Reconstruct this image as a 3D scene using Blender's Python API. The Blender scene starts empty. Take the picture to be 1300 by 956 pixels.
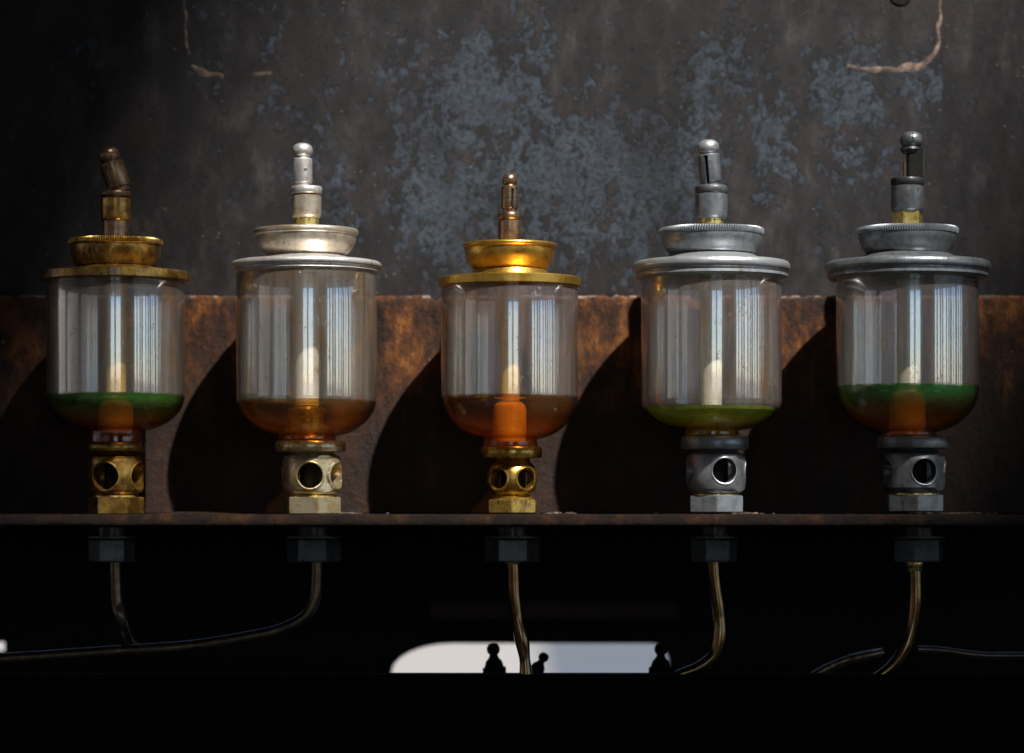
import bpy, bmesh, math, random
from mathutils import Vector, Matrix, noise
random.seed(7)
S = 0.00035            # metres per photo pixel at the row of oilers
D = 3600.0             # camera distance in the same pixels
HZ = 650.0             # eye level
R = math.radians
scn = bpy.context.scene
C = scn.collection
# ------------------------------------------------------------------ camera
cam = bpy.data.cameras.new("camera"); camo = bpy.data.objects.new("camera", cam); C.objects.link(camo)
camo.location = (0, -D*S, 0); camo.rotation_euler = (R(90), 0, 0)
cam.sensor_width = 36; cam.lens = 36*D/1300
cam.shift_y = (HZ-478)/1300; cam.clip_start = 0.05; cam.clip_end = 2000
cam.dof.use_dof = True; cam.dof.focus_distance = (D-60)*S; cam.dof.aperture_fstop = 5.0
scn.camera = camo
# ------------------------------------------------------------------ light
KX, KZ = 0.62, 1.50
sd = Vector((KX, -1, KZ)).normalized()
el = math.asin(sd.z)
w = bpy.data.worlds.new("World"); scn.world = w; w.use_nodes = True
nt = w.node_tree; bg = nt.nodes['Background']; sky = nt.nodes.new('ShaderNodeTexSky')
sky.sky_type = 'NISHITA'; sky.sun_disc = False; sky.sun_elevation = el; sky.sun_rotation = math.atan2(sd.x, sd.y); sky.ozone_density = 2.2; sky.dust_density = .3; sky.air_density = .8
nt.links.new(sky.outputs[0], bg.inputs[0]); bg.inputs[1].default_value = 0.15
sun = bpy.data.lights.new("sun", 'SUN'); sun.energy = 5.0; sun.angle = R(0.8); sun.color = (1, .965, .91)
suno = bpy.data.objects.new("sun", sun); C.objects.link(suno)
suno.rotation_euler = (-sd).to_track_quat('-Z', 'Y').to_euler()
scn.view_settings.view_transform = 'Standard'; scn.view_settings.look = 'None'
scn.view_settings.exposure = 0.85; scn.view_settings.gamma = 1
scn.cycles.transparent_max_bounces = 24; scn.cycles.max_bounces = 10
scn.render.resolution_x = 1024; scn.render.resolution_y = 753

# ------------------------------------------------------------------ materials
class N:
    """small node-graph helper"""
    def __init__(s, name):
        s.m = bpy.data.materials.new(name); s.m.use_nodes = True
        s.t = s.m.node_tree; s.t.nodes.clear()
        s.out = s.t.nodes.new('ShaderNodeOutputMaterial')
        tc = s.t.nodes.new('ShaderNodeTexCoord')
        v = s.t.nodes.new('ShaderNodeVectorMath'); v.operation = 'SCALE'; v.inputs['Scale'].default_value = 1/S
        s.t.links.new(tc.outputs['Object'], v.inputs[0]); s.co = v.outputs[0]     # coordinates in px
        s.sep = None
    def put(s, sock, val):
        if isinstance(val, bpy.types.NodeSocket): s.t.links.new(val, sock)
        elif isinstance(val, (tuple, list)) and len(val) == 3 and sock.type == 'RGBA': sock.default_value = (*val, 1)
        else: sock.default_value = val
    def xyz(s):
        if not s.sep:
            s.sep = s.t.nodes.new('ShaderNodeSeparateXYZ'); s.t.links.new(s.co, s.sep.inputs[0])
        return s.sep.outputs
    def math(s, op, a, b=0.0, c=0.0, clamp=False):
        n = s.t.nodes.new('ShaderNodeMath'); n.operation = op; n.use_clamp = clamp
        for i, v in enumerate((a, b, c)): s.put(n.inputs[i], v)
        return n.outputs[0]
    def stretch(s, x, y, z, off=0):
        n = s.t.nodes.new('ShaderNodeVectorMath'); n.operation = 'MULTIPLY_ADD'
        s.t.links.new(s.co, n.inputs[0]); n.inputs[1].default_value = (x, y, z); n.inputs[2].default_value = (off, off*.7, off*1.3)
        return n.outputs[0]
    def noise(s, size, detail=5, rough=.6, co=None, dist=0, off=0):
        n = s.t.nodes.new('ShaderNodeTexNoise'); n.inputs['Scale'].default_value = 1/size
        n.inputs['Detail'].default_value = detail; n.inputs['Roughness'].default_value = rough; n.inputs['Distortion'].default_value = dist
        s.t.links.new(co if co else s.stretch(1, 1, 1, off), n.inputs['Vector']); return n.outputs['Fac']
    def voro(s, size, co=None, rnd=1):
        n = s.t.nodes.new('ShaderNodeTexVoronoi'); n.inputs['Scale'].default_value = 1/size; n.inputs['Randomness'].default_value = rnd
        s.t.links.new(co if co else s.co, n.inputs['Vector']); return n.outputs['Distance']
    def step(s, v, a, b, lo=0., hi=1.):
        n = s.t.nodes.new('ShaderNodeMapRange'); n.interpolation_type = 'SMOOTHSTEP'
        s.put(n.inputs[0], v); n.inputs[1].default_value = a; n.inputs[2].default_value = b
        n.inputs[3].default_value = lo; n.inputs[4].default_value = hi; return n.outputs[0]
    def ramp(s, v, stops):
        n = s.t.nodes.new('ShaderNodeValToRGB'); s.put(n.inputs[0], v); e = n.color_ramp.elements
        while len(e) < len(stops): e.new(.5)
        for k, (p, c) in zip(e, stops): k.position = p; k.color = (*c, 1)
        return n.outputs[0]
    def mix(s, f, a, b, mode='MIX'):
        n = s.t.nodes.new('ShaderNodeMix'); n.data_type = 'RGBA'; n.blend_type = mode
        s.put(n.inputs[0], f); s.put(n.inputs[6], a); s.put(n.inputs[7], b); return n.outputs[2]
    def bump(s, h, dist, strength=1.):
        n = s.t.nodes.new('ShaderNodeBump'); s.put(n.inputs['Height'], h); n.inputs['Distance'].default_value = dist*S
        n.inputs['Strength'].default_value = strength; return n.outputs[0]
    def bsdf(s, kind, **kw):
        n = s.t.nodes.new('ShaderNodeBsdf'+kind)
        for k, v in kw.items(): s.put(n.inputs[k.replace('_', ' ')], v)
        return n.outputs[0]
    def mixs(s, f, a, b):
        n = s.t.nodes.new('ShaderNodeMixShader'); s.put(n.inputs[0], f); s.t.links.new(a, n.inputs[1]); s.t.links.new(b, n.inputs[2]); return n.outputs[0]
    def fres(s, f0, nrm=None):
        n = s.t.nodes.new('ShaderNodeLayerWeight'); n.inputs[0].default_value = .5
        if nrm: s.t.links.new(nrm, n.inputs['Normal'])
        return s.math('ADD', s.math('MULTIPLY', s.math('POWER', n.outputs['Facing'], 5.), 1-f0), f0, clamp=True)
    def done(s, sh): s.t.links.new(sh, s.out.inputs[0]); return s.m

def metal(name, base, tarnish, grime, amount=.5, rough=.3, metallic=1., seed=0, grimeamt=.5, oil=0.):
    n = N(name)
    a = n.noise(16, 6, .65, off=seed); b = n.noise(5, 5, .7, n.stretch(1, 1, .25, seed+9)); c = n.noise(30, 8, .75, off=seed+31)
    col = n.mix(n.step(a, .62-amount*.35, .72-amount*.2), base, tarnish)
    g = n.math('MULTIPLY', n.step(c, .60-grimeamt*.2, .66-grimeamt*.1), n.step(b, .35, .6))
    col = n.mix(g, col, grime)
    pit = n.step(n.noise(2.2, 2, .5, off=seed+3), .68, .73)
    col = n.mix(n.math('MULTIPLY', pit, .6), col, grime)
    ro = n.math('ADD', n.math('MULTIPLY', n.noise(9, 5, .7, off=seed+5), .38), rough-.21)
    me = n.math('MULTIPLY', n.step(n.math('ADD', g, n.math('MULTIPLY', pit, .6)), 0, 1, 1, .35), metallic)
    bp = n.bump(n.math('ADD', n.noise(3, 4, .7, off=seed), n.math('MULTIPLY', n.noise(14, 3), .8)), .2)
    return n.done(n.bsdf('Principled', Base_Color=col, Metallic=me, Roughness=ro, Normal=bp, Coat_Weight=max(oil, .25), Coat_Roughness=.14))

M = {}
M['brass_old'] = metal('aged_brass', (.52, .30, .06), (.24, .12, .022), (.035, .018, .007), .7, .34, .92, 1, .75, .35)
M['bronze_dark'] = metal('dark_bronze', (.32, .20, .115), (.19, .11, .06), (.02, .013, .01), .6, .36, .9, 2, .7, .2)
M['nickel'] = metal('worn_nickel', (.62, .55, .45), (.48, .37, .25), (.10, .05, .02), .45, .38, .82, 3, .35, .1)
M['nickel_bright'] = metal('pale_nickel', (.66, .645, .62), (.54, .49, .43), (.12, .07, .03), .4, .42, .75, 13, .3)
M['brass'] = metal('golden_brass', (.60, .35, .06), (.50, .27, .04), (.22, .10, .016), .4, .34, .92, 4, .05, .3)
M['brass_low'] = metal('oily_brass', (.55, .34, .06), (.34, .19, .03), (.04, .02, .006), .5, .3, .92, 14, .5, .6)
M['bronze'] = metal('brown_bronze', (.34, .22, .13), (.20, .12, .07), (.05, .028, .018), .5, .34, .9, 5, .4, .2)
M['nickel_oily'] = metal('oily_nickel', (.62, .52, .33), (.50, .36, .14), (.10, .05, .015), .5, .32, .85, 33, .4, .6)
M['zinc'] = metal('grey_zinc', (.27, .285, .30), (.19, .204, .218), (.06, .05, .04), .5, .40, .75, 6, .35, .1)
M['zinc_pale'] = metal('pale_zinc', (.40, .415, .43), (.31, .325, .34), (.12, .09, .06), .3, .42, .7, 16, .25)
M['zinc_dark'] = metal('dull_dark_zinc', (.19, .20, .21), (.13, .137, .145), (.035, .03, .028), .55, .42, .75, 7, .5, .1)
M['soot'] = metal('sooty_iron', (.045, .047, .05), (.02, .02, .022), (.012, .011, .01), .6, .45, .5, 8, .6)
M['yellow_brass'] = metal('lacquered_brass', (.80, .60, .20), (.55, .36, .08), (.10, .06, .02), .4, .3, .9, 9, .3, .5)
M['tube_brass'] = metal('oil_gilded_tube', (1., .62, .09), (.88, .48, .05), (.35, .16, .02), .3, .36, .2, 21, .2, .4)
M['tube_cream'] = metal('cream_oiled_tube', (1., .95, .82), (.95, .84, .62), (.45, .30, .12), .25, .36, .15, 22, .2, .4)
M['tube_amber'] = metal('amber_refracted_tube', (.95, .50, .10), (.85, .38, .06), (.5, .2, .03), .4, .4, .05, 23, .2)
M['steel_nut'] = metal('galvanised_nut', (.11, .118, .12), (.06, .065, .07), (.03, .022, .018), .5, .5, .5, 10, .5)
M['copper'] = metal('old_copper_pipe', (.18, .12, .075), (.10, .068, .042), (.05, .03, .02), .6, .36, .85, 11, .5, .3)
M['oily_pipe'] = metal('oily_brass_pipe', (.26, .135, .03), (.16, .085, .03), (.025, .015, .01), .6, .22, .9, 12, .6, .8)
def flat(name, col, rough=.6, metallic=0.):
    n = N(name); c = n.mix(n.noise(8, 6, .7), tuple(x*.5 for x in col), tuple(x*1.5 for x in col))
    return n.done(n.bsdf('Principled', Base_Color=c, Metallic=metallic, Roughness=rough, Specular_IOR_Level=.12, Normal=n.bump(n.noise(5, 5, .7), 1.)))
M['black'] = flat('black_iron', (.002, .002, .0022), .95)  # even near-black iron
M['black2'] = flat('sooty_black_iron', (.012, .010, .009), .85)
M['slotdark'] = flat('dark_slot', (.01, .009, .008), .7)
M['rustbeam'] = flat('dull_rusty_iron', (.05, .032, .024), .8)

# upper plate: mill scale patches over brown rust, in plate pixel coordinates
def plate_mat():
    n = N('scaled_boiler_plate'); X, Y, Z = n.xyz()
    # positions below are photo px; the plate's local px are relative to (650, HZ) and 5 % larger
    k = (D+164)/D
    spots = [(620, 110, 110, 80, .85), (560, 240, 90, 110, .9), (700, 250, 80, 110, .9), (400, 140, 70, 110, .55), (300, 260, 70, 90, .3), (520, 330, 60, 60, .5),
             (790, 230, 80, 120, .85), (915, 110, 50, 70, .85), (890, 190, 60, 70, .7), (1075, 120, 60, 70, .85), (1160, 105, 30, 40, .85), (1080, 210, 80, 80, .7), (980, 170, 50, 80, .75), (860, 300, 60, 60, .6), (450, 260, 60, 90, .6), (120, 60, 120, 90, .25), (280, 60, 60, 80, .3)]
    m = None
    wob = n.math('MULTIPLY', n.math('SUBTRACT', n.noise(60, 6, .65), .5), 110)
    wob2 = n.math('MULTIPLY', n.math('SUBTRACT', n.noise(60, 6, .65, off=400), .5), 110)
    for (px, py, rx, ry, wt) in spots:
        ax = n.math('DIVIDE', n.math('SUBTRACT', n.math('ADD', X, wob), (px-650)*k), rx*1.5)
        az = n.math('DIVIDE', n.math('SUBTRACT', n.math('ADD', Z, wob2), (HZ-py)*k), ry*1.5)
        d = n.math('ADD', n.math('MULTIPLY', ax, ax), n.math('MULTIPLY', az, az))
        v = n.math('MULTIPLY', n.math('EXPONENT', n.math('MULTIPLY', d, -1.)), wt)
        m = v if m is None else n.math('MAXIMUM', m, v)
    fine = n.noise(20, 10, .82, n.stretch(1, 1, .7)); mid = n.noise(70, 6, .6, n.stretch(1, 1, .6, 60))
    blot = n.noise(13, 4, .6, n.stretch(1, 1, .8, 300))
    thr = n.math('ADD', n.math('MULTIPLY', m, .30), n.math('ADD', n.math('MULTIPLY', fine, .75), n.math('ADD', n.math('MULTIPLY', mid, .45), n.math('MULTIPLY', blot, .5))))
    blue = n.math('MULTIPLY', n.step(thr, 1.0, 1.05), n.step(n.noise(7, 5, .75, off=510), .60, .50, .35, 1.))
    brown = n.ramp(n.noise(34, 10, .75, n.stretch(1, 1, .45, 90)), [(.36, (.006, .0055, .0055)), (.47, (.013, .0115, .012)), (.56, (.026, .0225, .023)), (.66, (.058, .050, .048))])
    brown = n.mix(n.math('MULTIPLY', n.step(n.noise(5, 6, .8, off=33), .5, .7), .5), brown, (.034, .022, .020))
    reds = n.step(n.noise(160, 4, .6, off=77), .5, .65)
    brown = n.mix(n.math('MULTIPLY', reds, .35), brown, (.040, .025, .021))
    bluec = n.ramp(n.noise(45, 7, .65, off=12), [(.3, (.034, .041, .053)), (.55, (.052, .066, .086)), (.75, (.076, .093, .115))])
    col = n.mix(blue, brown, bluec)
    dark = n.step(n.noise(110, 5, .6, n.stretch(1, 1, .35, 200)), .50, .68)      # sooty vertical stains
    col = n.mix(n.math('MULTIPLY', dark, .6), col, (.010, .009, .009))
    # pale flecks where scale has chipped
    vv = n.voro(11, n.stretch(1, 1, 1, 5)); fl = n.math('MULTIPLY', n.step(vv, .17, .09), n.step(n.noise(45, 4, .6, off=50), .52, .66))
    col = n.mix(n.math('MULTIPLY', fl, .8), col, (.19, .17, .155))
    pit = n.math('MULTIPLY', n.step(n.noise(9, 8, .85, off=610), .54, .60), n.step(n.noise(80, 4, .6, off=640), .42, .58))
    col = n.mix(n.math('MULTIPLY', pit, .7), col, (.016, .012, .012))
    fl2 = n.math('MULTIPLY', n.step(n.noise(3.2, 4, .7, off=700), .63, .68), n.step(n.noise(60, 4, .6, off=730), .48, .62))
    col = n.mix(n.math('MULTIPLY', fl2, .55), col, (.15, .125, .11))
    col = n.mix(1., col, (.74, .75, .77), 'MULTIPLY')
    ro = n.math('ADD', n.math('MULTIPLY', blue, -.15), n.math('ADD', n.math('MULTIPLY', fine, .3), .45))
    h = n.math('ADD', n.math('MULTIPLY', n.noise(4, 8, .8), .5), n.math('ADD', n.math('MULTIPLY', fine, 1.), n.math('MULTIPLY', n.math('SUBTRACT', fl, blue), .7)))
    return n.done(n.bsdf('Principled', Base_Color=col, Metallic=.1, Specular_IOR_Level=.3, Roughness=ro, Normal=n.bump(h, 1.3)))
M['plate'] = plate_mat()

def rust_mat(name, bright=1., scale=1., lip=None):
    n = N(name)
    a = n.noise(40*scale, 10, .72, n.stretch(1, 1, .5)); b = n.noise(9*scale, 8, .8, off=20)
    c = tuple
    col = n.ramp(a, [(.38, (.010*bright, .006*bright, .0045*bright)), (.47, (.055*bright, .022*bright, .009*bright)), (.56, (.20*bright, .066*bright, .014*bright)), (.68, (.50*bright, .20*bright, .05*bright))])
    col = n.mix(n.math('MULTIPLY', n.step(b, .45, .65), .75), col, (.045*bright, .018*bright, .011*bright))
    fl = n.math('MULTIPLY', n.step(n.voro(17*scale), .15, .07), n.step(n.noise(40, 4, .6, off=50), .52, .62))
    col = n.mix(fl, col, (.40*bright, .30*bright, .22*bright))
    if lip:      # worn top edge, its sunlit highlight painted in as a ragged paler band
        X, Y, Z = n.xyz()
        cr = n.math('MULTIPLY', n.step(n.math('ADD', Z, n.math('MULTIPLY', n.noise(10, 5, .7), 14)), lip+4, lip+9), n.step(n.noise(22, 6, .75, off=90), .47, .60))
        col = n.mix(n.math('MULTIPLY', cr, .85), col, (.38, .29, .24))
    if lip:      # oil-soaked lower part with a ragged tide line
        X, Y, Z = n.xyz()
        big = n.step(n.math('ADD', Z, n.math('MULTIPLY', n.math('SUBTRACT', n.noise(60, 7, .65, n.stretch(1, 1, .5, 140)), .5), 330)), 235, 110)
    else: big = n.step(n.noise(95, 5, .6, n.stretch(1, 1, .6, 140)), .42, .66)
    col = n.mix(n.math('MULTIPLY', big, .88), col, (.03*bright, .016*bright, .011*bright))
    h = n.math('ADD', n.math('MULTIPLY', b, 1.5), n.math('MULTIPLY', a, 3.))
    return n.done(n.bsdf('Principled', Base_Color=col, Specular_IOR_Level=.22, Roughness=n.math('ADD', n.math('MULTIPLY', b, .6), .16), Normal=n.bump(h, 2.0)))
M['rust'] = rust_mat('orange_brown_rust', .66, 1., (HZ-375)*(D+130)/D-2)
M['rustshelf'] = rust_mat('dark_oily_rust', .15, .4)
n = N('pale_rust_scar')
M['scar'] = n.done(n.bsdf('Principled', Base_Color=n.ramp(n.noise(16, 7, .7), [(.38, (.035, .025, .021)), (.52, (.12, .078, .056)), (.66, (.30, .23, .18))]), Roughness=.8, Normal=n.bump(n.noise(4, 6, .75), 1.5)))

def glass_mat(name, haze, tint, seed, zoil):
    n = N(name); X, Y, Z = n.xyz()
    lw = n.t.nodes.new('ShaderNodeLayerWeight'); lw.inputs[0].default_value = .35
    streak = n.noise(9, 6, .7, n.stretch(1, 1, .06, seed)); blot = n.noise(28, 6, .6, n.stretch(1, 1, .5, seed+40)); gr = n.noise(2.4, 3, .7, off=seed+5)
    dirt = n.math('MULTIPLY', n.math('ADD', n.step(streak, .35, .7, .45, 1.25), n.step(blot, .42, .66, -.15, .45)), haze)
    dirt = n.math('MULTIPLY', dirt, n.step(gr, .3, .7, .8, 1.25))
    dirt = n.math('ADD', dirt, n.math('MULTIPLY', lw.outputs['Facing'], haze*.3), clamp=True)
    wet = n.step(n.math('ADD', Z, n.math('MULTIPLY', n.noise(12, 3), 5)), zoil+1, zoil+7, .06, 1.)
    dirt = n.math('MULTIPLY', dirt, wet)
    spk = n.math('MULTIPLY', n.step(n.voro(13, n.stretch(1, 1, 1, seed)), .11, .06), .7)
    col = n.mix(n.step(blot, .4, .7), tint, tuple(x*.62 for x in tint))
    col = n.mix(n.step(n.noise(34, 5, .6, n.stretch(1, 1, .45, seed+90)), .50, .66, 0, .75), col, (.40, .23, .08))
    col = n.mix(spk, col, (.03, .02, .015))
    dif = n.bsdf('Diffuse', Color=col); trl = n.bsdf('Translucent', Color=col)
    film = n.mixs(.42, dif, trl)
    tr = n.bsdf('Transparent', Color=n.mix(n.step(lw.outputs['Facing'], .25, .95), (.95, .93, .91), (.28, .16, .08)))
    drops = n.math('MULTIPLY', n.step(n.voro(3.6, n.stretch(1, 1, .8, seed+2)), .3, .05), n.step(n.noise(20, 3, .6, off=seed+8), .58, .68))
    bp = n.bump(n.math('ADD', n.math('MULTIPLY', drops, 1.1), n.math('MULTIPLY', n.noise(8, 2, .5, n.stretch(1, 1, .02, seed+70)), .05)), .6)
    gl = n.mixs(.42, n.bsdf('Anisotropic', Color=(1, 1, 1), Roughness=.02, Normal=bp), n.bsdf('Anisotropic', Color=(1, .98, .96), Roughness=.22, Normal=bp))
    base = n.mixs(n.math('MAXIMUM', dirt, spk), tr, film)
    return n.done(n.mixs(n.math('MULTIPLY', n.fres(.28, bp), n.math('ADD', n.math('MULTIPLY', wet, .84), .16)), base, gl))

n = N('clean_inner_glass')
M['glass_in'] = n.done(n.mixs(n.fres(.04), n.bsdf('Transparent', Color=(.97, .97, .96)), n.bsdf('Anisotropic', Color=(1, 1, 1), Roughness=.03)))
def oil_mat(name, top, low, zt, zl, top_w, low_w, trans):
    """oil with its sunlit glow painted in as colour by local px height"""
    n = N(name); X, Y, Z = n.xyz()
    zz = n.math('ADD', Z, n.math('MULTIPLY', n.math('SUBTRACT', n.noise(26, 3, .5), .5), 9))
    f = n.step(zz, zl, zt)  # blends into the painted glow towards the surface
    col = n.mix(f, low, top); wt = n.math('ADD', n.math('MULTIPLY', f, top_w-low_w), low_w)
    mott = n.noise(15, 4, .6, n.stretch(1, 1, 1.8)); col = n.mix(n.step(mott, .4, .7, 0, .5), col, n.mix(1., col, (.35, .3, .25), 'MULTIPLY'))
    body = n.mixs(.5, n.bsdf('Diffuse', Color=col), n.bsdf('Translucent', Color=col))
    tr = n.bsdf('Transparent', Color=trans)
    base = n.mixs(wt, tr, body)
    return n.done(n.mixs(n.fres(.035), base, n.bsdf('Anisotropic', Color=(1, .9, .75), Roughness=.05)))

# ------------------------------------------------------------------ geometry helpers (all in px, scaled by S)
def finish(bm, name, mat, parent=None, loc=(0, 0, 0), rot=None, sharp=32, smooth=True):
    bmesh.ops.remove_doubles(bm, verts=bm.verts, dist=1e-4)
    bmesh.ops.recalc_face_normals(bm, faces=bm.faces)
    for f in bm.faces: f.smooth = smooth
    for e in bm.edges:
        if len(e.link_faces) == 2 and e.calc_face_angle(0) > R(sharp): e.smooth = False
    for v in bm.verts: v.co *= S
    me = bpy.data.meshes.new(name); bm.to_mesh(me); bm.free()
    o = bpy.data.objects.new(name, me); C.objects.link(o); me.materials.append(mat)
    o.location = Vector(loc)*S
    if rot: o.rotation_euler = rot
    if parent: o.parent = parent
    return o
def lathe(prof, segs=96, teeth=None, bm=None, closed=True, cx=0, cy=0):
    """prof: [(r, z)], teeth: {row: depth}"""
    bm = bm or bmesh.new(); rows = []
    for i, (r, z) in enumerate(prof):
        if r < 1e-6: rows.append([bm.verts.new((cx, cy, z))]); continue
        ring = []
        for k in range(segs):
            rr = r - (teeth[i] if teeth and i in teeth and k % 2 else 0)
            a = 2*math.pi*k/segs; ring.append(bm.verts.new((cx+rr*math.cos(a), cy+rr*math.sin(a), z)))
        rows.append(ring)
    for a, b in zip(rows, rows[1:]):
        for k in range(segs):
            k2 = (k+1) % segs
            if len(a) == 1 and len(b) == 1: continue
            if len(a) == 1: bm.faces.new((a[0], b[k], b[k2]))
            elif len(b) == 1: bm.faces.new((a[k], a[k2], b[0]))
            else: bm.faces.new((a[k], a[k2], b[k2], b[k]))
    return bm
def prism(n, r, z0, z1, ang=0, bev=1.2, bm=None, dome=0):
    """hex nut; r = corner radius; chamfered corners"""
    bm = bm or bmesh.new(); rows = []
    for (z, q) in ((z0, r*.955), (z0+bev, r), (z1-bev, r), (z1, r*.94)):
        rows.append([bm.verts.new((q*math.cos(ang+2*math.pi*k/n), q*math.sin(ang+2*math.pi*k/n), z)) for k in range(n)])
    for a, b in zip(rows, rows[1:]):
        for k in range(n): bm.faces.new((a[k], a[(k+1) % n], b[(k+1) % n], b[k]))
    bm.faces.new(rows[0][::-1]); bm.faces.new(rows[-1])
    bmesh.ops.bevel(bm, geom=[e for e in bm.edges if abs(e.verts[0].co.z-e.verts[1].co.z) > 2], offset=.7, segments=2, affect='EDGES')
    return bm
def box(x0, x1, y0, y1, z0, z1, bev=0, bm=None, seg=2):
    b2 = bmesh.new(); bmesh.ops.create_cube(b2, size=1)
    for v in b2.verts: v.co = Vector(((x0+x1)/2+v.co.x*(x1-x0), (y0+y1)/2+v.co.y*(y1-y0), (z0+z1)/2+v.co.z*(z1-z0)))
    if bev: bmesh.ops.bevel(b2, geom=b2.edges[:], offset=bev, segments=seg, affect='EDGES')
    if bm is None: return b2
    t = bpy.data.meshes.new('t'); b2.to_mesh(t); b2.free(); bm.from_mesh(t); bpy.data.meshes.remove(t); return bm
def cyl_mesh(bm, r, length, direction, center=(0, 0, 0), segs=40):
    q = Vector((0, 0, 1)).rotation_difference(Vector(direction)).to_matrix().to_4x4()
    bmesh.ops.create_cone(bm, cap_ends=True, segments=segs, radius1=r, radius2=r, depth=length, matrix=Matrix.Translation(center) @ q)
def tmp(bm):
    for v in bm.verts: v.co *= S
    bmesh.ops.recalc_face_normals(bm, faces=bm.faces)
    me = bpy.data.meshes.new('tmp'); bm.to_mesh(me); bm.free(); o = bpy.data.objects.new('tmp', me); C.objects.link(o); return o
def carve(o, cutters, sharp=32):
    """subtract cutter bmeshes from o, applied"""
    loc = o.location.copy(); rot = o.rotation_euler.copy(); par = o.parent
    o.parent = None; o.location = (0, 0, 0); o.rotation_euler = (0, 0, 0)
    cs = [tmp(b) for b in cutters]
    for c in cs:
        m = o.modifiers.new('b', 'BOOLEAN'); m.operation = 'DIFFERENCE'; m.object = c; m.solver = 'EXACT'
    bpy.context.view_layer.update()
    ev = o.evaluated_get(bpy.context.evaluated_depsgraph_get()); me = bpy.data.meshes.new_from_object(ev)
    o.modifiers.clear(); mat = o.data.materials[0]; o.data = me
    bm = bmesh.new(); bm.from_mesh(me)
    for f in bm.faces: f.smooth = True
    for e in bm.edges: e.smooth = not (len(e.link_faces) == 2 and e.calc_face_angle(0) > R(sharp))
    bm.to_mesh(me); bm.free()
    me.materials.clear(); me.materials.append(mat)
    for c in cs: bpy.data.objects.remove(c)
    o.location = loc; o.rotation_euler = rot; o.parent = par
    return o
def tube(pts, r, name, mat, parent=None, segs=20, loc=(0, 0, 0), wob=0.):
    """smooth swept pipe through px points"""
    P = [Vector(p) for p in pts]; P = [P[0]*2-P[1]]+P+[P[-1]*2-P[-2]]; path = []
    for i in range(1, len(P)-2):
        for k in range(10):
            t = k/10; a, b, c, d = P[i-1:i+3]
            path.append(.5*((2*b)+(c-a)*t+(2*a-5*b+4*c-d)*t*t+(3*b-a-3*c+d)*t**3))
    path.append(P[-2]); bm = bmesh.new(); prev = None; nrm = Vector((0, -1, 0)); first = None
    for i, p in enumerate(path):
        t = (path[min(i+1, len(path)-1)]-path[max(i-1, 0)]).normalized()
        nrm = (nrm-t*nrm.dot(t)).normalized(); bi = t.cross(nrm)
        rr = r*(1+wob*noise.noise(p*.03))
        ring = [bm.verts.new(p+(nrm*math.cos(2*math.pi*k/segs)+bi*math.sin(2*math.pi*k/segs))*rr) for k in range(segs)]
        if prev:
            for k in range(segs): bm.faces.new((prev[k], prev[(k+1) % segs], ring[(k+1) % segs], ring[k]))
        else: bm.faces.new(ring[::-1])
        prev = ring
    bm.faces.new(prev)
    return finish(bm, name, mat, parent, loc)
def tag(o, label, cat, group=None, kind=None):
    if label: o['label'] = label
    if cat: o['category'] = cat
    if group: o['group'] = group
    if kind: o['kind'] = kind
    return o
def empty(name, loc, label, cat, group=None):
    o = bpy.data.objects.new(name, None); C.objects.link(o); o.location = Vector(loc)*S; o.empty_display_size = .01
    return tag(o, label, cat, group)
def arc(r0, z0, r1, z1, n=8, bulge=1):
    """quarter-ellipse between two profile points, leaving (r0,z0) vertically (bulge 1) or horizontally (bulge -1)"""
    out = []
    for k in range(n+1):
        a = math.pi/2*k/n
        if bulge > 0: out.append((r1+(r0-r1)*max(0, math.cos(a))**1.2, z0+(z1-z0)*math.sin(a)))
        else: out.append((r0+(r1-r0)*math.sin(a), z1+(z0-z1)*math.cos(a)))
    return out

# ------------------------------------------------------------------ setting: ground, grey ground patch, unseen slab and walls added to shape light
def sheet(name, x0, x1, y0, y1, z, col, lo=.6, sz=.3, kind='structure', label=None):
    bm = bmesh.new(); vs = [bm.verts.new(p) for p in ((x0, y0, z), (x1, y0, z), (x1, y1, z), (x0, y1, z))]; bm.faces.new(vs)
    me = bpy.data.meshes.new(name); bm.to_mesh(me); bm.free(); o = bpy.data.objects.new(name, me); C.objects.link(o)
    n = N(name+'_surface'); me.materials.append(n.done(n.bsdf('Principled', Base_Color=n.ramp(n.noise(sz/S, 8, .7), [(.3, tuple(c*lo for c in col)), (.7, col)]), Roughness=.9)))
    tag(o, label, None, None, kind); return o
GZ = -1.3
sheet('ground', -300, 300, -300, 600, GZ, (.27, .235, .195), .8)
sheet('path', .25, 60, 9, 300, GZ+.004, (.075, .078, .082), .85)  # darker grey ground area to the right
# unseen slab with a slit, added to block the sky and fade the sunlight
n = N('dark_blocker'); M['light_blocker'] = n.done(n.bsdf('Principled', Base_Color=(.02, .019, .018), Roughness=.9))
n = N('sooty_brick'); M['dark_screen'] = n.done(n.bsdf('Principled', Base_Color=n.ramp(n.noise(600, 6, .6), [(.3, (.02, .017, .015)), (.7, (.045, .035, .03))]), Roughness=.9))
RH = 7.0
hx, hy = KX/KZ*RH, -RH/KZ
bm = bmesh.new()
hx0, hx1, hy0, hy1 = hx-.208, hx+.208, hy-.5, hy+.6
for (a, b, c, d) in ((-9, hx0, -9, 2.5), (hx1, 9, -9, 2.5), (hx0, hx1, -9, hy0), (hx0, hx1, hy1, 2.5)):
    box(a, b, c, d, RH, RH+.12, bm=bm)
for v in bm.verts: v.co /= S
tag(finish(bm, 'light_blocker', M['light_blocker'], smooth=False), None, None, None, 'structure')
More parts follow.
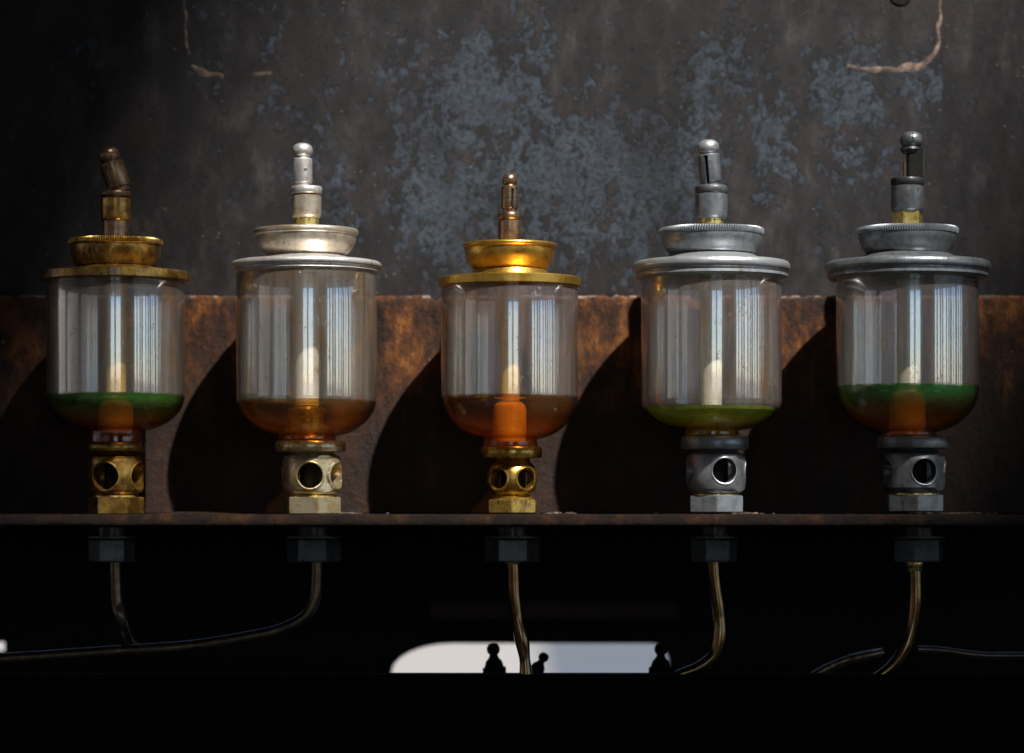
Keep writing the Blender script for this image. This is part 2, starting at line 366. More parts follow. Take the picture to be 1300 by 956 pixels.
def added_ring_wall(a0, a1, rad=6.0, th=.12, z0=GZ, z1=RH-.02, name='wall', mat='dark_screen'):  # unseen wall segments, added to shape reflections and cut ambient light
    bm = bmesh.new(); k = max(2, int(abs(a1-a0)/4)+1); pts = []
    for i in range(k+1):
        a = R(a0+(a1-a0)*i/k); dx, dy = math.sin(a), -math.cos(a)
        pts.append([bm.verts.new((dx*r/S, dy*r/S, z/S)) for r in (rad, rad+th) for z in (z0, z1)])
    for p, q in zip(pts, pts[1:]):
        for (i, j) in ((0, 1), (1, 3), (3, 2), (2, 0)): bm.faces.new((p[i], p[j], q[j], q[i]))
    bm.faces.new([pts[0][i] for i in (0, 1, 3, 2)]); bm.faces.new([pts[-1][i] for i in (0, 1, 3, 2)])
    return tag(finish(bm, name, M[mat], smooth=False), None, None, None, 'structure')
added_ring_wall(-24, -2); added_ring_wall(4, 6.5); added_ring_wall(14, 38); added_ring_wall(-2, 14, z1=-.12); added_ring_wall(-2, 14, rad=5.8, z0=1.3); added_ring_wall(90, 125); added_ring_wall(-140, -112)
for a, b in ((-84, -80), (-58, -52)): added_ring_wall(a, b)
n = N('pale_plaster'); M['pale_reflector'] = n.done(n.bsdf('Principled', Base_Color=n.ramp(n.noise(2600, 6, .6), [(.3, (.30, .27, .25)), (.7, (.62, .58, .55))]), Roughness=.9))
added_ring_wall(-125, -12, rad=15, z1=4.2, mat='pale_reflector')  # unseen pale surface, added for warm grey reflections in the glass
for a, b in ((41, 43), (46, 48.5), (50, 52.5), (57, 59), (61.5, 63.5), (65, 68), (70.5, 72), (75, 78.5), (81, 83), (86, 88)): added_ring_wall(a, b)
added_ring_wall(-112, -24, z1=-.12); added_ring_wall(38, 90, z1=-.12)
added_ring_wall(-112, -24, rad=5.8, z0=1.3); added_ring_wall(38, 90, rad=5.8, z0=1.3)

# ------------------------------------------------------------------ iron work behind and below
WY = 164.0        # face of the upper plate behind the oiler axes
BY = 130.0        # face of the rusty leg
def at(px, py, d):  # photo pixel -> px coordinates at depth d
    k = (D+d)/D; return Vector(((px-650)*k, d, (HZ-py)*k))
SH = -3.0         # shelf top (px)
wall = empty('boiler_plate', (0, WY, 0), 'tall dark steel plate with blue-grey scale patches and brown rust, behind the oilers', 'steel plate')
bm = box(-1600, 1600, 0, 30, 120, 1500); pl = finish(bm, 'plate_sheet', M['plate'], wall, smooth=False)
def scar(pts, wd, name='rusty_seam'):
    bm = bmesh.new(); L = []
    P = [at(x, y, WY) for x, y in pts]; P = [Vector((p.x, 0, p.z)) for p in P]; path = []
    Q = [P[0]*2-P[1]]+P+[P[-1]*2-P[-2]]
    for i in range(1, len(Q)-2):
        for k in range(14):
            t = k/14; a, b, c, d = Q[i-1:i+3]
            path.append((.5*((2*b)+(c-a)*t+(2*a-5*b+4*c-d)*t*t+(3*b-a-3*c+d)*t**3), (i-1+t)/(len(Q)-3)))
    rows = []
    for i, (p, u) in enumerate(path[:-1]):
        t = (path[i+1][0]-p).normalized(); nn = Vector((t.z, 0, -t.x))
        w_ = wd[0]+(wd[1]-wd[0])*u if len(wd) == 2 else (wd[0]+(wd[1]-wd[0])*u*2 if u < .5 else wd[1]+(wd[2]-wd[1])*(u*2-1))
        w_ *= .75+.9*abs(noise.noise(Vector((p.x*.05, 0, p.z*.05))))*1.6
        off = noise.noise(Vector((p.x*.06, 5, p.z*.06)))*3
        rows.append([bm.verts.new(p+nn*(off+w_*s)+Vector((0, -h*w_*.5, 0))) for s, h in ((-1, -.2), (-.6, .12), (0, .3), (.6, .12), (1, -.2))])
    for a, b in zip(rows, rows[1:]):
        for k in range(4): bm.faces.new((a[k], a[k+1], b[k+1], b[k]))
    return finish(bm, name, M['scar'], wall)
scar([(234, -10), (235, 20), (237, 50), (240, 72)], (1.6, 1.6, 2.2))
scar([(243, 84), (258, 92), (288, 99)], (2.5, 5.5, 3.5)); scar([(322, 95), (349, 92)], (3, 2.5))
scar([(1076, 82), (1100, 88), (1140, 87), (1170, 82), (1187, 66), (1192, 40), (1194, -10)], (2.5, 5.5, 1.2))
b_ = bmesh.new(); c = at(1144, -9, WY); cyl_mesh(b_, 16, 6, (0, 1, 0), (c.x, 1, c.z)); tag(finish(b_, 'hole_disc', M['black2'], wall), None, None)  # dark disc standing in for the shade inside a hole

# rusty angle iron: upright leg + shelf
ang = empty('angle_iron', (0, BY, 0), 'long rusty angle iron shelf the row of oilers stands on', 'angle iron shelf')
bm = bmesh.new()
NX = 700; top0 = (HZ-375)*(D+BY)/D; xs = [-1600+3200*i/NX for i in range(NX+1)]; rows = []
for x in xs:
    e = 2.2*noise.noise(Vector((x*.02, 1, 0)))+1.2*noise.noise(Vector((x*.09, 2, 0)))
    nick = max(0, noise.noise(Vector((x*.035, 7, 0)))-.32)*22
    t = top0+e-nick; fr = 1.5*noise.noise(Vector((x*.05, 3, 0)))
    rows.append([bm.verts.new(p) for p in ((x, 0, SH+2), (x, 0, 60), (x, 0, t-14), (x, fr-.5, t-6), (x, fr+1, t-2.5), (x, fr+4, t), (x, 20, t+1), (x, 30, t), (x, 34.8, t-4), (x, 34.8, SH+2))])
for a, b in zip(rows, rows[1:]):
    for k in range(10): bm.faces.new((a[k], a[(k+1) % 10], b[(k+1) % 10], b[k]))
finish(bm, 'upright_leg', M['rust'], ang, sharp=60)
bm = bmesh.new(); rows = []; FY = -245.0; kf = (D+FY)/D
def lip(x):
    px = 650+x/kf
    return 3.2*math.exp(-((px-240)/55)**2)+1.1*noise.noise(Vector((x*.006, 9, 0)))-.8*max(0, (px-900)/400)
for x in xs:
    l = lip(x); f = .5*noise.noise(Vector((x*.06, 3, 4))); zb = SH-14.2+.6*noise.noise(Vector((x*.01, 0, 4)))
    rows.append([bm.verts.new((x, y-BY, z)) for y, z in ((BY+34, SH), (-60, SH), (FY+30, SH+l*.4), (FY+4, SH+l), (FY+1.2, SH+l-1.2), (FY+f, SH+l-4), (FY+f, zb+4), (FY+1.5, zb+1), (FY+5, zb), (BY+34, zb))])
for a, b in zip(rows, rows[1:]):
    for k in range(10): bm.faces.new((a[k], a[(k+1) % 10], b[(k+1) % 10], b[k]))
finish(bm, 'shelf_leg', M['rustshelf'], ang, sharp=60)

# black bar along the bottom, and the frame far behind with its openings
bm = box(-1600, 1600, -30, 20, (HZ-1200), HZ-855, 3)
tag(finish(bm, 'black_beam', M['black'], smooth=False), 'black iron beam filling the bottom of the picture in front of the pipes', 'iron beam')
FD = 520.0
fr = finish(box(-2200, 2200, FD, FD+40, -1200, 130, 0), 'rear_frame', M['black2'], smooth=False)
def hole(px0, px1, py0, py1, rad):
    k = (D+FD)/D; x0, x1 = (px0-650)*k, (px1-650)*k; z1, z0 = (HZ-py0)*k, (HZ-py1)*k
    b = bmesh.new(); pts = []
    for cx, cz, a0 in ((x0+rad, z1-rad*.5, 180), (x1-rad*.3, z1-rad*.3, 90)):
        r_ = (rad, rad*.5) if a0 == 180 else (rad*.3, rad*.3)
        for k_ in range(9):
            a = R(a0-90*k_/8); pts.append((cx+r_[0]*math.cos(a), cz+r_[1]*math.sin(a)))
    pts += [(x1, z0), (x0, z0)]
    f0 = [b.verts.new((x, FD-30, z)) for x, z in pts]; f1 = [b.verts.new((x, FD+70, z)) for x, z in pts]
    b.faces.new(f0); b.faces.new(f1[::-1])
    for i in range(len(pts)): j = (i+1) % len(pts); b.faces.new((f0[i], f1[i], f1[j], f0[j]))
    return b
carve(fr, [hole(496, 850, 817, 905, 90), hole(-400, 6, 815, 828, 6)])
tag(fr, 'black iron frame behind the pipes with a rounded slot open to daylight', 'iron frame')
bm = box(*[(x-650)*(D+330)/D for x in (545, 860)], 330, 380, (HZ-786)*(D+330)/D, (HZ-765)*(D+330)/D, 3)
tag(finish(bm, 'cross_bar', M['rustbeam'], smooth=False), 'dull brown bar crossing in the dark above the daylight slot', 'iron bar')
# small fittings seen against the daylight
def fitting(px, py, sc, tilt, label, d=90):
    p = at(px, 857, d); e = empty('pipe_fitting', p, label, 'pipe fitting', 'small fittings against the daylight slot')
    bm = prism(6, 14*sc, -6, 9*sc, .3, 1.2); finish(bm, 'hex_base', M['black'], e, rot=(0, R(tilt), 0), smooth=False)
    z = 9*sc; bm = lathe([(0, z), (11*sc, z), (9*sc, z+7*sc), (6*sc, z+10*sc), (4.5*sc, z+14*sc), (7*sc, z+17*sc), (7.5*sc, z+22*sc), (5*sc, z+26*sc), (0, z+27*sc)], 32)
    finish(bm, 'nipple', M['black'], e, rot=(0, R(tilt), 0))
fitting(628, 857, 1.15, -3, 'small black fitting left of the centre pipe, against the daylight slot')
fitting(678, 857, .9, 28, 'tilted small black fitting close right of the centre pipe')
fitting(838, 857, 1.15, 2, 'small black fitting at the right end of the daylight slot')

# ------------------------------------------------------------------ oilers
# local z in px from the shelf top: z(y) = base_y - y
def oiler(o):
    BYX = o['cx']; zb = HZ-SH  # photo y of shelf at depth 0
    Z = lambda y: zb-y
    e = empty('drip_oiler', (BYX-650, 0, SH), o['label'], 'drip oiler', 'row of glass drip oilers on the shelf')
    mt = o['m']
    # hex foot
    y0, y1, hw = o['hex']
    finish(lathe([(0, Z(o['body'][1])-2), (hw*.42, Z(o['body'][1])-2), (hw*.42, Z(o['body'][0])+2), (0, Z(o['body'][0])+2)], 48), 'dark_core', M['slotdark'], e)  # dark core added for the shade inside the sight body
    finish(prism(6, hw*1.06, Z(y1)+.3, Z(y0), R(o['hexang'])), 'hex_foot', M[mt['low']], e, smooth=True, sharp=20)
    finish(lathe([(0, Z(y0)-1), (hw*.86, Z(y0)-1), (hw*.86, Z(y0)+1.5), (hw*.74, Z(y0)+4), (hw*.68, Z(y0)+7), (0, Z(y0)+7)], 64), 'foot_collar', M['yellow_brass' if o['cx'] != 647 else 'brass'], e)
    # cross-drilled sight body
    y0, y1, hw = o['body']; zt, zl = Z(y0), Z(y1); zm = (zt+zl)/2; sq = o.get('sq', 0)
    prof = [(0, zl-3), (hw*.70, zl-3), (hw*.76, zl-.5), (hw*.93, zl+3), (hw, zl+7), (hw*1.01, zm), (hw, zt-8), (hw*.95, zt-3), (hw*.78, zt), (hw*.70, zt+6), (0, zt+6)]
    if o.get('ball'): prof = [(0, zl-3), (hw*.62, zl-3), (hw*.60, zl+2), (hw*.72, zl+4), (hw*.92, zl+11), (hw, zl+20), (hw*1.02, zm), (hw*.99, zt-17), (hw*.9, zt-9), (hw*.74, zt-3), (hw*.70, zt+3), (0, zt+3)]
    bd = finish(lathe(prof, 96), 'sight_body', M[mt['low']], e)
    cuts = []; zh = Z(o['holes'][0]); hr = o['holes'][1]
    for a in o['holes'][2]:
        b = bmesh.new(); dx, dy = math.sin(R(a)), -math.cos(R(a))
        cyl_mesh(b, hr, hw*1.3, (dx, dy, 0), (dx*hw*.72, dy*hw*.72, zh)); cuts.append(b)
    b = bmesh.new(); cyl_mesh(b, hw*.62, zt-zl-6, (0, 0, 1), (0, 0, zm)); cuts.append(b)
    for a in o.get('flats', ()):
        dx, dy = math.sin(R(a)), -math.cos(R(a)); b = box(-40, 40, -15, 15, zl-1, zt+1)
        bmesh.ops.transform(b, matrix=Matrix.Translation((dx*(hw*.93+15), dy*(hw*.93+15), 0)) @ Matrix.Rotation(R(a), 4, 'Z'), verts=b.verts); cuts.append(b)
    carve(bd, cuts)
    for a in o['holes'][2]:                                    # raised lip round each sight hole
        dx, dy = math.sin(R(a)), -math.cos(R(a)); b = bmesh.new(); rr = []
        for (q, h) in ((hr+.2, -3), (hr+.2, 1.2), (hr+1.2, 1.9), (hr+2.4, 1.2), (hr+2.6, -3)):
            rr.append([])
            for k in range(48):
                t = 2*math.pi*k/48; u, v = q*math.cos(t), q*math.sin(t)
                dd = math.sqrt(max(1, hw*hw-u*u))+h*.6
                rr[-1].append(b.verts.new((dx*dd+dy*-u, dy*dd+dx*u, zh+v)))
        for p, q in zip(rr, rr[1:]):
            for k in range(48): b.faces.new((p[k], p[(k+1) % 48], q[(k+1) % 48], q[k]))
        finish(b, 'sight_hole_rim', M[mt['low']], e)
    for c in e.children: c.location.x += o['ldx']*S
    # ring under the glass
    y0, y1, hw = o['ring']; zt_, zl_ = Z(y0), Z(y1)
    finish(lathe([(0, zl_), (hw-2.5, zl_), (hw-.8, zl_+.8), (hw, zl_+2.5), (hw, zt_-3), (hw-1, zt_-1), (hw-3, zt_), (0, zt_)], 96, cx=o['ldx']*.75), 'seat_ring', M[mt['low']], e)
    # glass bowl
    gr, yt, yc, yb, nr = o['glass']; zt, zc, zbm = Z(yt), Z(yc), Z(yb); zn = zt_
    outer = [(gr-1, zt), (gr, zt-3), (gr, zt-40), (gr, zt-80), (gr, zc)]+arc(gr, zc, nr, zbm, 16)[1:]+[(nr-1.5, zbm-2), (nr-.5, zn+3), (nr, zn+.4)]
    inner = [(nr-2, zn+.4), (nr-3, zbm-1), (nr-2, zbm+1.8)]+arc(gr-2, zc, nr-1, zbm+2, 16)[::-1][1:]+[(gr-2, zt-1), (gr-1, zt)]
    gl = finish(lathe(outer+inner, 128), 'glass_bowl', glass_mat('oily_glass', o['haze']*.88, o['hazec'], o['cx'], Z(o['oil'][0])), e)
    gl.data.materials.append(M['glass_in']); no = len(outer)
    for f in gl.data.polygons:
        if f.index >= (no-1)*128: f.material_index = 1
    gl.visible_shadow = True
    # oil
    yo = o['oil'][0]; zo = Z(yo); q = [(0, zn+1), (nr-3, zn+1), (nr-4, zbm-1), (nr-3, zbm+2)]
    for (r_, z_) in arc(gr-2.7, zc, nr-2, zbm+2.7, 24)[::-1]:
        if z_ < zo-.5: q.append((r_, z_))
    if zo > zc+1: q.append((gr-2.7, zo-1.5)); rl = gr-2.7
    else: rl = q[-1][0]+.3
    q += [(rl, zo+2), (rl-1.2, zo+.3), (rl-4, zo-1.8), (rl-11, zo-2.6), (0, zo-2.6)]
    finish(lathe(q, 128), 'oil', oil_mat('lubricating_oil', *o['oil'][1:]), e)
    # feed tube up the middle; added wider sleeve imitates its refraction in the oil
    tr = o['tube'][0]
    finish(lathe([(0, zo-4), (tr, zo-4), (tr, zt-2), (0, zt-2)], 48), 'feed_tube', M[o['tube'][1]], e)
    fz = zo-5
    finish(lathe([(0, zbm-4), (nr*.55, zbm-4), (tr*1.7, zbm+4), (tr*1.7, fz-12), (tr*1.6, fz-5), (tr*1.25, fz-1), (tr, fz), (0, fz)], 48), 'refracted_tube', M[o['tube'][2]], e)
    # lid
    y0, y1, hw = o['lid']; zl, zh_ = Z(y1), Z(y0); st = o['step']; ztop = Z(st[0])
    if o['lidtype'] == 'plain':
        p = [(0, zl), (hw-1.5, zl), (hw, zl+1.2), (hw, zh_-1.5), (hw-1.5, zh_), (st[1]+12, zh_+.8), (st[1]+4, zh_+3), (st[1], ztop), (0, ztop)]
    else:
        h = zh_-zl; gz = zl+h*.34
        p = [(0, zl), (hw-8, zl), (hw-5, zl+1), (hw-3.2, zl+3), (hw-3.4, gz-2), (hw-5.5, gz-.5), (hw-5.5, gz+.8)]
        for k in range(9):
            a = R(-80+160*k/8); p.append((hw-6.5+6.5*math.cos(a), gz+1+(zh_-2-gz)*.5+(zh_-gz)*.5*math.sin(a)*.95))
        p += [(hw-16, zh_+.6), (st[1]+16, zh_+2.2), (st[1]+9, zh_+4), (st[1]+4, ztop-2), (st[1], ztop), (0, ztop)]
    finish(lathe(p, 128), 'lid', M[mt['lid']], e, sharp=40)
    # filler cap on the lid, with its rim
    y0, y1, rt, rb, band = o['cap']; rb += 3; zt2, zb2 = Z(y0), Z(y1)
    p = [(0, zb2-3), (rb-4, zb2-3), (rb-3, zb2), (rb, zb2+1.2)]
    for k in range(1, 9):
        t = k/8; p.append((rb+(rt-2.6-rb)*math.sin(t*math.pi/2)**.85, zb2+1.2+(zt2-band-zb2-1.2)*(t**1.1)))
    p += [(rt-3.5, zt2-band+.5), (0, zt2-band+.5)]
    cp = finish(lathe(p, 128), 'filler_cap', M[mt['cap']], e)
    kn = o.get('knurl', 0)
    p = [(0, zt2-band), (rt-3.2, zt2-band), (rt-1.5, zt2-band+.8), (rt, zt2-band+2.5), (rt, zt2-2), (rt-1.5, zt2-.4), (rt-4, zt2), (rt-9, zt2-.6), (0, zt2-1.2)]
    finish(lathe(p, 256, {3: kn, 4: kn, 5: kn*.5} if kn else None), 'cap_rim', M[mt['rim']], cp, sharp=50)
    # stem, adjusting collar and knurled nut
    ys, rs = o['stem']
    if o.get('hexstem'): finish(prism(6, rs*1.08, Z(ys[1]), Z(ys[0])+.5, R(8)), 'stem', M[mt['stem']], e, sharp=20)
    else: finish(lathe([(0, Z(ys[1])-2), (rs, Z(ys[1])-2), (rs, Z(ys[1])+2), (rs-1, Z(ys[1])+2.6), (rs-1, Z(ys[1])+3.2), (rs, Z(ys[1])+3.8), (rs, Z(ys[0])+1), (0, Z(ys[0])+1)], 64), 'stem', M[mt['stem']], e)
    ya, yb_, rc = o['collar']; za, zc_ = Z(ya), Z(yb_)
    finish(lathe([(0, zc_), (rc-2.5, zc_), (rc-.6, zc_+2), (rc, zc_+4), (rc, za-1.5), (rc-2, za-.3), (rc-2.2, za+.5), (0, za+.5)], 64), 'collar', M[mt['collar']], e)
    ya2, yb2, rn = o['nut']; za, zc_ = Z(ya2), Z(yb2)
    finish(lathe([(0, zc_+.6), (rn-1.5, zc_+.6), (rn, zc_+1.6), (rn, za-1.5), (rn-1.5, za), (rn-6, za+.3), (0, za+.3)], 120, {2: .8, 3: .8}), 'lock_nut', M[mt['nut']], e, sharp=60)
    # lever
    lv = o['lever']; z0 = Z(ya2); L = lv['len']; r = lv['r']
    loc = (lv.get('dx', 0), 0, z0); rot = (0, R(lv['tilt']), R(lv.get('spin', 0)))
    if lv.get('fork'):
        bm = box(-r*.3, r*.98, -r*.6, r*.6, 0, L, 1.5); ob = finish(bm, 'toggle_lever', M['slotdark'], e, loc, rot, smooth=False)
        finish(lathe([(0, 0), (2.4, 0), (2.2, 17), (1.6, 20), (0, 21)], 24, cx=-r*.55, cy=-6), 'pin', M['copper'], ob)
        finish(box(r*.98, r*1.07, -r*.55, r*.4, 2, L-3, .3), 'prong_sheen', M['soot'], ob, smooth=False)  # thin strip added as the sheen along the prong
        p = [(0, L-9), (r*.7, L-8), (r*.9, L-3), (r*.8, L), (0, L+1)]
        finish(lathe(p, 48), 'neck', M['soot'], ob)
    else:
        p = [(0, -1), (r*.8, -1), (r*.8, 3), (r*.82, 4), (r-.6, 5), (r, 6), (r, L-1.5), (r-1, L-.4), (r*.72, L), (r*.62, L+2), (0, L+2)]
        ob = finish(lathe(p, 64), 'toggle_lever', M[mt['lever']], e, loc, rot)
        cuts = []
        for (x0, x1, z0_, z1_) in lv.get('slots', ()): cuts.append(box(x0, x1, -40, 0, z0_, z1_))
        if lv.get('groove'):
            g = lathe([(r-.9, lv['groove']-.8), (r+3, lv['groove']-.8), (r+3, lv['groove']+.8), (r-.9, lv['groove']+.8), (r-.9, lv['groove']-.8)], 64); cuts.append(g)
        if lv.get('pin'):
            x, z_ = lv['pin']; b = bmesh.new(); cyl_mesh(b, 2.1, 6, (0, 1, 0), (x, -math.sqrt(r*r-x*x), z_), 20); cuts.append(b)
        if lv.get('wedge'):
            b = box(-30, 30, -30, 30, -8, 0); bmesh.ops.transform(b, matrix=Matrix.Translation((0, 0, 3.5)) @ Matrix.Rotation(R(-lv['tilt']), 4, 'Y'), verts=b.verts)
            b.free()
        if cuts: carve(ob, cuts)
        if lv.get('slots'):
            finish(lathe([(0, 2), (r*.35, 2), (r*.35, L-2), (0, L-2)], 24), 'inner_pin', M['slotdark'], ob)
    br, bh, bz = lv['ball']; p = []
    for k in range(17):
        a = R(-90+180*k/16); ca = math.cos(a); sa = math.sin(a)
        p.append((br*abs(ca)**.85 if 0 < k < 16 else 0, bz+bh*math.copysign(abs(sa)**.9, sa)))
    bl = finish(lathe(p, 48), 'ball_knob', M[mt['ball']], ob, (lv.get('bx', 0), 0, 0))
    if lv.get('fork'): carve(bl, [box(-.5, .5, -30, -br*.55, bz-4, bz+30)])
    if o.get('extra'): o['extra'](e, Z)
    return e

GREEN = (.05, .26, .02); AMBER = (.34, .085, .010)
cfg = []
cfg.append(dict(cx=147, ldx=0, label='leftmost oiler, dark aged brass, lever leaning left, green-topped oil in the glass',
    m=dict(low='brass_old', lid='brass_old', cap='brass_old', rim='brass_old', stem='bronze_dark', collar='brass_old', nut='bronze_dark', lever='bronze_dark', ball='bronze_dark'),
    hex=(631, 653, 34), hexang=0, body=(577, 628, 34), holes=(605, 17, (-17, 73, 163, 253)), ring=(562, 574, 37),
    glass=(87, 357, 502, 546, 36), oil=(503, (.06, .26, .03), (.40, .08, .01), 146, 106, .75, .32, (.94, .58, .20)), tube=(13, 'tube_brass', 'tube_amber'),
    lid=(346, 358, 95), lidtype='plain', step=(339, 50), cap=(304, 339, 60, 48, 9), knurl=1.6,
    stem=((281, 304), 17), collar=(251, 282, 19), nut=(243, 251, 20), haze=.30, hazec=(.40, .33, .28),
    lever=dict(len=38, r=15.5, tilt=-18, dx=6, ball=(13.5, 11, 48), slots=[(-8.5, -6, 8, 34)]) ))
cfg.append(dict(cx=389, ldx=7, label='second oiler from the left, pale worn nickel with cream centre tube and brown oil',
    m=dict(low='nickel_oily', lid='nickel_bright', cap='nickel', rim='nickel', stem='yellow_brass', collar='nickel', nut='nickel_bright', lever='nickel_bright', ball='nickel_bright'),
    hex=(631, 653, 36), hexang=-14, body=(576, 628, 37), holes=(604, 16, (0, 68, 180, 248)), flats=(33,), ring=(560, 574, 45),
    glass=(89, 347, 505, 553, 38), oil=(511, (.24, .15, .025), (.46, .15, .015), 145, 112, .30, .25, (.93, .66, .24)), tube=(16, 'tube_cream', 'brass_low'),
    lid=(332, 348, 95.5), lidtype='bead', step=(324, 47), cap=(291, 325, 66, 47, 9), knurl=.6,
    stem=((275, 292), 16), collar=(248, 277, 19), nut=(237, 247, 20), haze=.30, hazec=(.46, .39, .30),
    lever=dict(len=36, r=12.5, tilt=0, dx=-5, ball=(13, 9.5, 46), pin=(4.5, 20), slots=[(-11.5, -9.5, 8, 34)]) ))
cfg.append(dict(cx=647, ldx=3, label='middle oiler, bright golden brass, shortest, with small ball-topped lever and amber oil',
    m=dict(low='brass_low', lid='brass', cap='brass', rim='brass', stem='bronze', collar='bronze', nut='bronze', lever='bronze', ball='bronze'),
    hex=(634, 652, 32), hexang=30, body=(583, 633, 32), ball=1, holes=(608, 13, (-35, 36, 145, 216)), ring=(567, 582, 39),
    glass=(87, 364, 504, 557, 36), oil=(505, (.15, .095, .018), (.55, .13, .01), 150, 108, .27, .27, (.96, .64, .22)), tube=(12.5, 'tube_brass', 'tube_amber'),
    lid=(353, 365, 91), lidtype='plain', step=(343, 47), cap=(309, 343, 60, 44, 7), knurl=0,
    stem=((300, 311), 14), collar=(279, 309, 14.5), nut=(270, 280, 15), haze=.28, hazec=(.42, .36, .33),
    lever=dict(len=34, r=11, tilt=0, ball=(9.5, 9, 41), groove=18, slots=[(2.2, 5.8, 4, 30)]) ))
cfg.append(dict(cx=903, ldx=6, label='second oiler from the right, grey zinc, thin layer of clear green oil, knurled cap rim',
    m=dict(low='zinc', lid='zinc_pale', cap='zinc', rim='zinc', stem='yellow_brass', collar='zinc', nut='zinc_dark', lever='zinc', ball='zinc_pale'),
    hex=(629, 651, 36), hexang=28, body=(574, 627, 37), holes=(598, 15.5, (14, 104, 194, 284)), flats=(55,), ring=(554, 571, 43),
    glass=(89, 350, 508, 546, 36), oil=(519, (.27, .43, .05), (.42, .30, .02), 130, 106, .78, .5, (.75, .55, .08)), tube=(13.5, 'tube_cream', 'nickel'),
    lid=(332, 355, 100), lidtype='bead', step=(323, 52), cap=(290, 323, 67, 51, 9), knurl=2.0,
    stem=((277, 291), 16), collar=(246, 278, 20.5), nut=(236, 246, 20.5), haze=.33, hazec=(.44, .37, .33),
    lever=dict(len=40, r=14, tilt=-5, dx=0, ball=(14, 10, 49), slots=[(-7.5, -2.5, 3, 38)]) ))
cfg.append(dict(cx=1152, ldx=9, label='rightmost oiler, dull dark zinc with black forked lever and deep green-topped oil',
    m=dict(low='zinc_dark', lid='zinc', cap='zinc_dark', rim='zinc', stem='yellow_brass', collar='zinc_dark', nut='soot', lever='soot', ball='zinc_dark'),
    hex=(628, 650, 37), hexang=28, body=(573, 626, 38), holes=(599, 15.8, (12, 102, 192, 282)), flats=(55,), ring=(554, 570, 46),
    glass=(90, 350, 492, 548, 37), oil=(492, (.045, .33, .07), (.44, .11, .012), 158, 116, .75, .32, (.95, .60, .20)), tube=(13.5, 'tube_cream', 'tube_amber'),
    lid=(332, 355, 105), lidtype='bead', step=(323, 54), cap=(289, 324, 64.5, 48, 9), knurl=2.2, hexstem=1,
    stem=((269, 287), 18), collar=(236, 269, 21), nut=(226, 236, 21), haze=.30, hazec=(.38, .33, .32),
    lever=dict(len=39, r=15, tilt=0, dx=4, ball=(14.5, 11, 48), bx=1, fork=1) ))
for c_ in cfg: oiler(c_)

# ------------------------------------------------------------------ nuts and pipes below the shelf
under = [(143, 28, 8, 'first hex nut from the left under the shelf, above the short pipe stub'),
         (399, 33, 0, 'hex nut under the shelf above the long curved copper pipe'),
         (650, 33, 2, 'dim hex nut under the shelf below the golden brass oiler'),
         (906, 28, 6, 'hex nut under the shelf below the grey zinc oiler, second from the right'),
         (1165, 31, 12, 'rightmost hex nut under the shelf with a bluish sheen')]
for x, hw, a, lab in under:
    e = empty('hex_nut', (x-650, -8, HZ-684), lab, 'nut', 'hex nuts under the shelf')
    finish(prism(6, hw*1.05, -29, 0, R(a), 2), 'nut_body', M['steel_nut'], e, sharp=20)
    finish(lathe([(0, .3), (hw*1.04, .3), (hw*1.08, 1), (hw*1.08, 3.4), (hw*.62, 4), (hw*.62, 15), (0, 15)], 48), 'washer', M['steel_nut'], e)
def pipe(label, pts, r, mat, ferrule=None, d0=-8, wob=.12):
    o0 = at(pts[0][0], pts[0][1], d0)
    e = empty('oil_pipe', o0, label, 'oil pipe', 'oil pipes below the shelf')
    P = []
    for p in pts: P.append(at(p[0], p[1], p[2] if len(p) > 2 else d0)-o0)
    tube(P, r, 'pipe', M[mat], e, wob=wob)
    if ferrule:
        y = HZ-ferrule-o0.z
        finish(lathe([(0, y+7), (r+2, y+7), (r+3.5, y+5), (r+3.5, y+1), (r+1.5, y-2), (r+3, y-4), (r+1, y-8), (0, y-8)], 32, cx=P[0].x), 'ferrule', M['yellow_brass' if mat == 'oily_pipe' else 'copper'], e)
    return e
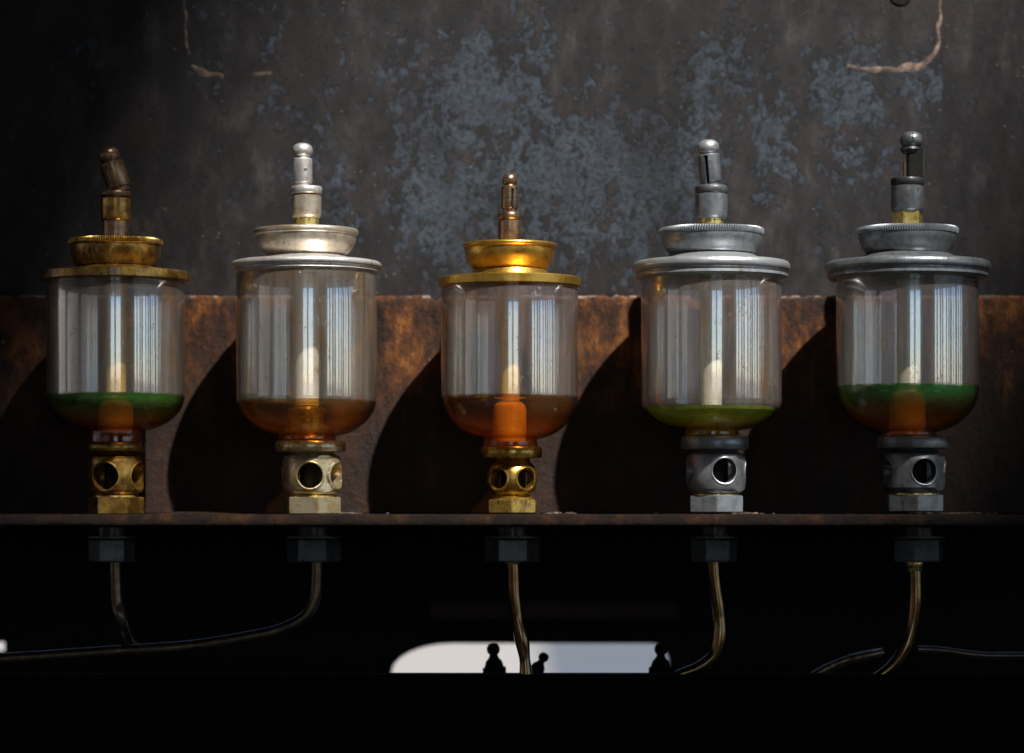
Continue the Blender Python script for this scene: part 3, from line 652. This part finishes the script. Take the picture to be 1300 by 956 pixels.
pipe('short dark pipe stub below the leftmost nut', [(147, 708), (147, 735), (149, 765), (155, 790), (162, 812, 30), (180, 830, 90)], 7.2, 'copper')
pipe('long copper pipe curving left from under the pale nickel oiler', [(402, 708), (402, 735), (399, 762), (385, 784), (352, 800), (300, 811), (230, 821), (150, 826), (80, 831), (0, 836), (-80, 838)], 7.2, 'copper', wob=.05)
pipe('amber oily pipe going down in front of the daylight slot', [(651, 702), (652, 725), (653, 755), (657, 785), (663, 815), (667, 845), (668, 880)], 8, 'oily_pipe', 708, wob=.25)
pipe('brown pipe under the second oiler from the right, bending left at its foot', [(905, 704), (907, 735), (912, 770), (914, 800), (909, 828), (890, 846), (860, 858)], 8.3, 'oily_pipe', wob=.2)
pipe('rightmost pipe, amber streaked and curving left at its foot', [(1161, 704), (1162, 735), (1162, 765), (1158, 795), (1148, 825), (1132, 846), (1112, 862)], 8.2, 'oily_pipe', 717, wob=.2)
pipe('thin dark pipe running to the right edge behind the rightmost pipe', [(1165, 824, 60), (1200, 826, 60), (1250, 832, 60), (1320, 832, 60)], 4.5, 'copper', d0=60)
pipe('short dull pipe lying slanted just above the black beam', [(1030, 860, 70), (1055, 846, 70), (1082, 836, 70), (1120, 828, 90)], 6, 'bronze_dark', d0=70)

# ------------------------------------------------------------------ rust crumbs and oil on the shelf
bm = bmesh.new(); rnd = random.Random(3)
for i in range(240):
    c0 = rnd.choice([(712, 14, 20), (950, 10, 30), (1212, 22, 18), (1240, 20, 40), (440, 12, 30), (650, 650, 120), (650, 650, 120)])
    x = rnd.gauss(c0[0], c0[1])-650; y = rnd.uniform(20, 124); r_ = rnd.uniform(.6, 2.6)
    m_ = Matrix.Translation((x, y, SH+r_*.5)) @ Matrix.Rotation(rnd.random()*6, 4, 'Z') @ Matrix.Diagonal((1.4, 1, .6, 1))
    bmesh.ops.create_icosphere(bm, subdivisions=1, radius=r_, matrix=m_)
tag(finish(bm, 'rust_crumbs', M['scar'], smooth=False), 'loose rust crumbs scattered on the shelf along the wall', 'rust crumbs', None, 'stuff')
